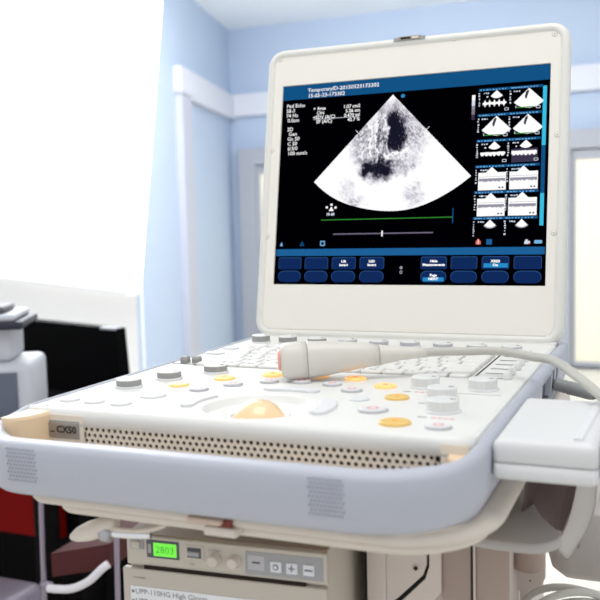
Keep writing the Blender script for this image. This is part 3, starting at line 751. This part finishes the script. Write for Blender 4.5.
for z, xr in ((-.030, .0), (-.050, .0), (-.075, -.003), (-.095, -.010), (-.1060, -.0135)):
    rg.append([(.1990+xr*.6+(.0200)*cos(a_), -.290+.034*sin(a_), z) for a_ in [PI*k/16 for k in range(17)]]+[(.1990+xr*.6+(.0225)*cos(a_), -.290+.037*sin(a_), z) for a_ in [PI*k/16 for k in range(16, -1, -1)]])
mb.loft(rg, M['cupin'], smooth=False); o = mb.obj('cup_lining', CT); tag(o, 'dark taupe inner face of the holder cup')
# bracket below the shelf
mb = MB(); P = [(.1508, -.1380), (.1785, -.1380), (.1785, -.1690), (.1745, -.1773), (.1665, -.1800), (.1640, -.1830), (.1640, -.2400), (.1582, -.2400), (.1582, -.1830), (.1550, -.1785), (.1508, -.1720)]
mb.loft([[(x, y, z) for x, z in P] for y in (-.2400, -.2350)], M['cart']) if False else mb.loft([[(x, y, z) for x, z in P] for y in (-.2000, -.1950)], M['cart'])
for z in (-.1630, -.1720): mb.lathe((.1665, -.2002, z), [(.0007, 0), (.0007, .0003)], M['black'], 10, axis=(0, -1, 0))
mb.obj('holder_bracket', CT)
mb = MB(); mb.lathe((.1660, -.2080, -.1580), [(.0060, -.002), (.0115, 0), (.0130, .004), (.0130, .055)], M['trayd'], 24); mb.obj('bracket_collar', CT)
# rounded bin behind
mb = MB(); rrloft(mb, .1715, .2600, -.1500, -.0500, .022, [(.030, -.1940), (.014, -.1915), (.004, -.1830), (0, -.1680), (0, -.1280), (.001, -.1265), (.0045, -.1265)], M['cup'], 10); o = mb.obj('side_bin', CT); tag(o, 'rounded grey side bin')

# coiled cables hanging at the lower right
CC = thing('coiled_cable', 'loosely coiled pale cable hung low on the cart beside the bracket', 'cable', (.205, -.235, -.24))
for k, (dx, r, dz) in enumerate(((0, .040, 0), (.004, .033, -.001), (-.003, .046, -.006))):
    mb = MB(); pts = []
    for j in range(25):
        a_ = 2*PI*j/24; pts.append((.2080+dx+r*cos(a_), -.2350+.008*sin(a_*2+k)+.007*k, -.1975+dz+r*.9*sin(a_)))
    mb.tube(pts, .0030, M['cable'], 12, res=3); mb.obj('cable_loop', CC)

# ================================================================= PRINTER
PT = thing('thermal_printer', 'beige thermal printer with green display on the cart shelf under the console', 'printer', (-.02, -.25, -.195))
PX0, PX1, PY = -.1010, .0560, -.3800
mb = MB(); mb.box(PX0, PX1, PY+.004, -.190, -.1950, -.1005, M['printer'], .0015); mb.obj('printer_case', PT)
mb = MB(); mb.loft([[(PX0, PY+.003, -.1018), (PX1-.001, PY+.003, -.1018), (PX1+.0, -.20, -.0960), (PX0, -.20, -.0960)], [(PX0, PY+.003, -.1000), (PX1-.001, PY+.003, -.1000), (PX1+.0, -.20, -.0935), (PX0, -.20, -.0935)]], M['ptop']); o = mb.obj('printer_top', PT); tag(o, 'taupe printer top cover')
mb = MB(); mb.box(PX0, PX1, PY, PY+.006, -.1240, -.1015, M['printer'], .001); 
mb.box(-.0050, .0535, PY-.0004, PY+.002, -.1215, -.1045, M['pgrey'], .0003)
mb.obj('control_panel', PT)
mb = MB(); mb.box(PX0-.003, PX1+.0, PY-.002, PY+.004, -.1950, -.1262, M['printer'], .001); mb.obj('paper_door', PT)
mb = MB(); mb.box(-.0865, .0400, PY-.0008, PY+.003, -.1275, -.1236, M['hole']); mb.obj('paper_slot', PT)
mb = MB(); mb.box(-.0975, -.0865, PY-.001, PY+.001, -.1115, -.1035, M['pgrey'], .0005); mb.box(-.0955, -.0885, PY-.0035, PY+.001, -.1102, -.1048, M['printer'], .001); mb.obj('power_button', PT)
mb = MB(); mb.box(-.0838, -.0575, PY-.0008, PY+.001, -.1170, -.1035, M['pdark'], .0004); mb.box(-.0780, -.0592, PY-.0010, PY, -.1152, -.1052, M['lcdg']); mb.box(-.0826, -.0800, PY-.0010, PY, -.1135, -.1065, M['pgrey'])
mb.text('2803', .0078, M['lcdt'], lambda x, y: (-.0765+x, PY-.0011, -.1128+y)); o = mb.obj('printer_display', PT); tag(o, 'green lit display')
mb = MB(); mb.box(-.0530, -.0370, PY-.0006, PY+.001, -.1155, -.1045, M['printer'], .0005); mb.box(-.0505, -.0395, PY-.0009, PY, -.1138, -.1062, M['pdark']); mb.box(-.0498, -.0405, PY-.0028, PY, -.1122, -.1086, M['pgrey'], .0006); mb.obj('feed_lever', PT)
mb = MB(); mb.text('CONTRAST', .0020, M['ptext'], lambda x, y: (-.0335+x, PY-.0012, -.1072+y)); mb.text('FEED', .0020, M['ptext'], lambda x, y: (-.0490+x, PY-.0012, -.1192+y)); mb.obj('printed_marking', PT)
kn = None
for x in (-.0285, -.0130):
    mb = MB(); mb.lathe((0, 0, 0), [(.0050, 0), (.0050, .0006), (.0042, .0010), (.0040, .0060), (.0034, .0068)], M['pknob'], 24, axis=(0, -1, 0)); 
    if kn is None: kn = mb.obj('contrast_knob', PT, (x, PY-.0002, -.1130))
    else: copy_part(kn, (x, PY-.0002, -.1130), PT)
mb = MB(); mb.box(-.0030, .0100, PY-.0008, PY, -.1180, -.1070, M['ring'], .0003); mb.box(.0005, .0065, PY-.0011, PY, -.1130, -.1118, M['pdark']); mb.obj('label_window', PT)
pb = None
for k, x in enumerate((.0185, .0305, .0430)):
    mb = MB(); mb.box(-.0042, .0042, -.0012, .0008, -.0045, .0035, M['pbtn'], .0006); mb.box(-.0042, .0042, .0002, .0008, .0052, .0078, M['pdark'])
    if k == 0: mb.lathe((0, -.0013, -.0005), [(.0022, 0), (.0022, .0002)], M['ptext'], 12, axis=(0, -1, 0)); mb.lathe((0, -.0016, -.0005), [(.0014, 0), (.0014, .0002)], M['pbtn'], 12, axis=(0, -1, 0))
    if k == 1: mb.box(-.0024, .0024, -.0015, -.0012, -.0008, 0, M['ptext']); mb.box(-.0004, .0004, -.0015, -.0012, -.0028, .0022, M['ptext'])
    if k == 2: mb.box(-.0030, .0030, -.0015, -.0012, -.0010, .0002, M['ptext'])
    mb.obj('panel_button', PT, (x, PY-.0004, -.1135))
mb = MB(); mb.box(-.0975, .0150, PY-.0026, PY-.0018, -.1900, -.1395, M['paper'])
mb.text('UPP-110HG High Glossy', .0058, M['ptext'], lambda x, y: (-.0935+x, PY-.0028, -.1452+y)); mb.text('UPP-110HD High Density', .0058, M['ptext'], lambda x, y: (-.0935+x, PY-.0028, -.1525+y))
mb.text('UPP-110S Standard', .0058, M['ptext'], lambda x, y: (-.0935+x, PY-.0028, -.1598+y))
for z in (-.1435, -.1508, -.1581): mb.box(-.0965, -.0945, PY-.0028, PY-.0025, z-.001, z+.001, M['ptext'])
mb.text('TYPE PAPER', .0020, M['ptext'], lambda x, y: (-.0955+x, PY-.0024, -.1335+y))
mb.obj('paper_label', PT)
PT.location += Vector((-.013, 0, .0012)); PT.rotation_euler = (0, 0, math.radians(4.5))
mb = MB(); mb.box(-.13, .0550, -.40, -.1600, -.2010, -.1945, M['cart'], .002); mb.obj('printer_shelf', CT)

# ================================================================= ROOM
zf = -Z0; zc = 1.647
def struct(mb, name): o = mb.obj(name); tag(o, kind='structure'); return o
mb = MB(); mb.box(-6.5, 3.0, -2.5, 5.6, zf-.05, zf, M['floor']); struct(mb, 'floor')
mb = MB(); mb.box(-6.5, 3.0, -2.5, 5.6, zc, zc+.05, M['ceil']); struct(mb, 'ceiling')
mb = MB(); mb.box(-3.0, 3.0, 5.5, 5.6, zf, zc, M['wall']); struct(mb, 'wall_back')
Cn = Vector((-3.0, 5.5)); dB = Vector((.237, -.972)).normalized(); K = Cn+dB*2.32; dA = Vector((-.857, .515)).normalized()
def wallbox(mb, p, d, t0, t1, z0, z1, th, m, out=0., b=0):
    """box along direction d from p; out = offset toward the room, th thickness (room side)"""
    nrm = Vector((-d.y, d.x))
    if nrm.dot(Vector((.27, -.93))-p) < 0: nrm = -nrm
    a, c = p+d*t0+nrm*out, p+d*t1+nrm*out; e, f = c+nrm*th, a+nrm*th
    mb.loft([[(q.x, q.y, z) for q in (a, c, e, f)] for z in (z0, z1)], m)
mb = MB(); wallbox(mb, Cn, dB, 0, 2.32, zf, zc, -.02, M['wall']); struct(mb, 'wall_left')
mb = MB(); wallbox(mb, K, dA, .01, 4.2, zf, zc, -.02, M['wallw']); struct(mb, 'wall_window')
# open sash / blind glowing with daylight
def wpt(s, z, o): 
    nrm = Vector((-dA.y, dA.x)); nrm = nrm if nrm.dot(Vector((.27, -.93))-K) > 0 else -nrm
    q = K+dA*s+nrm*o; return (q.x, q.y, z)
mb = MB(); zb = -.205
# slanted right edge of the blind
sT, sB = -.60, -.14
mb.loft([[wpt(4.0, zb, o), wpt(sB, zb, o), wpt(sT, 1.60, o), wpt(4.0, 1.60, o)] for o in (.06, .075)], M['glass']); W1 = struct(mb, 'window_1')
mb = MB(); mb.loft([[wpt(4.0, zb-.050, o), wpt(-.04, zb-.050, o), wpt(-.04, zb-.03, o), wpt(4.0, zb-.03, o)] for o in (.02, .10)], M['sash']); o = mb.obj('window_sill', W1)
# trims
tv = 1.52
zt = 1.046+.045
mb = MB(); wallbox(mb, Cn, dB, 1.30, 1.52, zf, .96, .05, M['trimv']); struct(mb, 'trim_1')
mb = MB(); wallbox(mb, Cn, dB, 0, 1.52, .94, 1.12, .05, M['trim']); struct(mb, 'trim_2')
mb = MB(); mb.box(-3.0, 3.0, 5.44, 5.5, .96, 1.13, M['trim']); struct(mb, 'trim_3')
# built-in glazed door behind the screen
mb = MB(); Yd = 5.44
x0, x1, zt = -2.90, .9, .70
mb.box(x0, x1, Yd-.03, Yd+.06, zt-.13, zt, M['dframe']); mb.box(x0, x0+.14, Yd-.03, Yd+.06, zf, zt-.13, M['dframe']); mb.box(x1-.14, x1, Yd-.03, Yd+.06, zf, zt-.13, M['dframe'])
for x in (-1.65, -.43): mb.box(x, x+.06, Yd-.03, Yd+.06, zf, zt-.13, M['dframe'])
D1 = struct(mb, 'door_1')
for a, b in ((x0+.14, -1.65), (-1.59, -.43), (-.37, x1-.14)):
    mb = MB()
    for c0, c1_, d0, d1 in ((a, a+.03, zf+.02, zt-.14), (b-.03, b, zf+.02, zt-.14), (a+.03, b-.03, zt-.20, zt-.14), (a+.03, b-.03, zf+.02, zf+.05)): mb.box(c0, c1_, Yd, Yd+.04, d0, d1, M['dframe'])
    mb.box(a+.03, b-.03, Yd+.01, Yd+.03, zf+.05, zt-.20, M['dpanel']); o = mb.obj('door_panel', D1)

# ================================================================= BACKGROUND FURNITURE
CAM = Vector((.27133, -.92916, .13202))
def ang(pxx):  # horizontal direction for things behind on the left
    return None
# desk
rz = math.radians(9.4)
def rot_parts(root, a):
    root.rotation_euler = (0, 0, a)
DK = thing('desk', 'dark desk with red side panel behind the console at the left', 'desk', (-1.55, 1.15, zf))
mb = MB(); mb.box(-2.45, -.70, .82, 1.28, -.36, -.33, M['desk'], .004); mb.obj('desk_top', DK)
mb = MB(); mb.box(-2.40, -.71, 1.24, 1.27, zf+.06, -.36, M['desk']); mb.obj('desk_back', DK)
mb = MB(); mb.box(-.735, -.71, .86, 1.24, zf, -.36, M['desk']); mb.obj('desk_side', DK)
mb = MB(); mb.box(-2.42, -2.39, .86, 1.24, zf, -.36, M['desk']); mb.obj('desk_side', DK)
mb = MB(); mb.box(-2.39, -1.175, .87, .90, -.675, -.37, M['deskred']); o = mb.obj('drawer_front', DK); tag(o, 'dark red drawer front')
mb = MB(); mb.box(-2.39, -.735, .91, 1.24, zf+.08, -.37, M['desk']); mb.obj('desk_cabinet', DK)
SD = thing('side_table', 'dark side table carrying the office machine at the left edge', 'table', (-1.15, .72, zf))
mb = MB(); mb.box(-1.62, -.93, .36, .80, -.36, -.33, M['desk'], .004); mb.obj('table_top', SD)
for x in (-1.59, -.99):
    for y in (.60, .76):
        mb = MB(); mb.box(x-.02, x+.02, y-.02, y+.02, zf, -.36, M['desk'], .003); mb.obj('leg', SD)
# monitor (seen from behind)
MN = thing('monitor', 'black flat monitor standing on the desk at the left', 'monitor', (-1.20, 1.05, -.33))
mb = MB(); Pm = [(-.245, -.035), (.215, -.035), (.235, .225), (-.245, .2450)]
def mrot(x, y): return (-1.200+x*cos(-rz)-y*sin(-rz), 1.02+x*sin(-rz)+y*cos(-rz))
fr = [(-.250, -.330), (.165, -.330), (.150, -.268), (.140, -.140), (-.260, -.128)]
mb.loft([[(*mrot(x+.0, y), z+.0) for x, z in fr] for y in (0, .035)], M['monitor']); mb.obj('monitor_housing', MN)
mb = MB(); mb.box(.085, .140, -.004, .02, -.1400, -.1330, M['dev'], .002); o = mb.obj('webcam', MN, (*mrot(0, 0), -.004)); o.rotation_euler = (0, 0, -rz)
mb = MB(); mb.box(-.03, .03, .035, .065, -.33+.012, -.20, M['monitor'], .004); mb.box(-.13, .13, -.06, .12, -.33, -.318, M['monitor'], .003); o = mb.obj('monitor_stand', MN, (*mrot(0, 0), 0)); o.rotation_euler = (0, 0, -rz)
# grey office machine, left edge
DV = thing('office_machine', 'light grey office machine with slate front at the left edge of the picture', 'office machine', (-1.10, .60, -.33))
for nm, args in (('lower_body', [(-.50, 0, 0, .19, -.33, -.146, 'dev', .014)]), ('front_tray', [(-.50, -.030, -.006, .002, -.32, -.163, 'devd', .001)]),
                 ('upper_body', [(-.50, -.045, .03, .18, -.146, -.072, 'dev', .01)]), ('scanner_bed', [(-.50, -.015, .0, .19, -.076, -.060, 'devn', .004)]),
                 ('cover', [(-.50, -.03, .005, .18, -.060, -.046, 'dev', .006)]), ('document_feeder', [(-.50, -.055, .03, .15, -.046, -.032, 'pdark', .006)])):
    mb = MB()
    for x0, x1, y0, y1, z0, z1, m, b_ in args: mb.box(x0, x1, y0, y1, z0, z1, M[m], b_)
    o = mb.obj(nm, DV, (-.925, .5, 0)); o.rotation_euler = (0, 0, math.radians(30))
    if nm == 'front_tray': tag(o, 'slate front panel')
    if nm == 'scanner_bed': tag(o, 'navy scanner bed')
# waiting chair with chrome tubes and red cushion
CH = thing('waiting_chair', 'red cushioned tube-framed chair left behind the cart, pale armrest', 'chair', (-.62, .05, zf))
CX0, CX1 = -.675, -.531
mb = MB(); mb.loft([[(CX0+.02, y, z0), (CX1-.01, y, z0+.030), (CX1-.01, y, z0+.070), (CX0+.02, y, z0+.040)] for y, z0 in ((.20, -.440), (.55, -.430))], M['redf']); mb.obj('seat', CH)
mb = MB(); mb.box(-.70, -.52, .55, .60, -.90, -.42, M['desk'], .01); mb.obj('backrest', CH)
for x in (CX0, CX1):
    mb = MB(); mb.tube([(x, .20, zf), (x+.002, .20, -.5), (x+.006, .20, -.27 if x == CX0 else -.33)], 0.0042, M['tube'], 12); mb.obj('leg', CH)
    mb = MB(); mb.tube([(x-.02, .62, zf), (x-.02, .62, -.45)], .0042, M['tube'], 12); mb.obj('leg', CH)
mb = MB(); mb.tube([(-.650, .185, -.452), (-.628, .180, -.448), (-.600, .180, -.443), (-.570, .182, -.428), (-.545, .185, -.405), (-.536, .190, -.398)], .0065, M['arm'], 14); mb.obj('armrest', CH)
mb = MB(); mb.tube([(CX0, .20, -.455), (CX0+.02, .195, -.452)], .006, M['tube'], 12); mb.obj('armrest_joint', CH)
BG = MB(); BG.box(-1.00, -.850, .22, .42, zf, -.560, M['tube'], .02); o = BG.obj('bag'); tag(o, 'pale mauve bag on the floor side at the bottom left corner', 'bag')
# ================================================================= LIGHT, WORLD, CAMERA
w = bpy.data.worlds.new('World'); bpy.context.scene.world = w; w.use_nodes = True
w.node_tree.nodes['Background'].inputs['Color'].default_value = (.95, .97, 1., 1); w.node_tree.nodes['Background'].inputs['Strength'].default_value = .85
def area(name, loc, target, size, power, col=(1, 1, 1), sy=None):
    l = bpy.data.lights.new(name, 'AREA'); l.energy = power; l.color = col; l.size = size
    if sy: l.shape = 'RECTANGLE'; l.size_y = sy
    o = bpy.data.objects.new(name, l); C.objects.link(o); o.location = Vector(loc)+Vector((0, 0, Z0))
    d = Vector(target)-Vector(loc); o.rotation_euler = d.to_track_quat('-Z', 'Y').to_euler(); return o
area('window_daylight', (-2.0, 1.6, 1.1), (0, -.2, 0), 1.6, 36, (.93, .96, 1.))
area('overhead_fill', (.1, -.42, 1.55), (0, -.1, 0), 1.0, 13, (1., .98, .95))  # unseen lamp, placed to brighten the lid but not the front handle
area('ceiling_lamp_back', (-1.2, 3.4, 1.6), (-1.2, 4.2, 0), 1.8, 92, (1., .99, .97))

area('window_wall_fill', (-1.6, 2.0, 1.55), (-3.0, 3.4, -.8), 1.0, 24, (1., .99, .98))  # unseen lamp added to brighten the wall below the window
cd = bpy.data.cameras.new('Camera'); cam = bpy.data.objects.new('Camera', cd); C.objects.link(cam)
a, b, c = .398298, -.0904044, .02403015
Rz = Matrix.Rotation(a, 3, 'Z'); Rx = Matrix.Rotation(b, 3, 'X'); Ry = Matrix.Rotation(c, 3, 'Y')
R3 = Rz @ Rx @ Ry
m3 = Matrix((R3.col[0], R3.col[2], -R3.col[1])).transposed()
cam.matrix_world = Matrix.Translation(CAM+Vector((0, 0, Z0))) @ m3.to_4x4()
cd.sensor_width = 36; cd.lens = 884.424*36/600; cd.clip_start = .02
cd.dof.use_dof = True; cd.dof.focus_distance = .82; cd.dof.aperture_fstop = (cd.lens/1000)/.0053
bpy.context.scene.camera = cam
vs_ = bpy.context.scene.view_settings
vs_.view_transform = 'Standard'; vs_.look = 'None'; vs_.gamma = 1; vs_.use_curve_mapping = False; vs_.exposure = 0
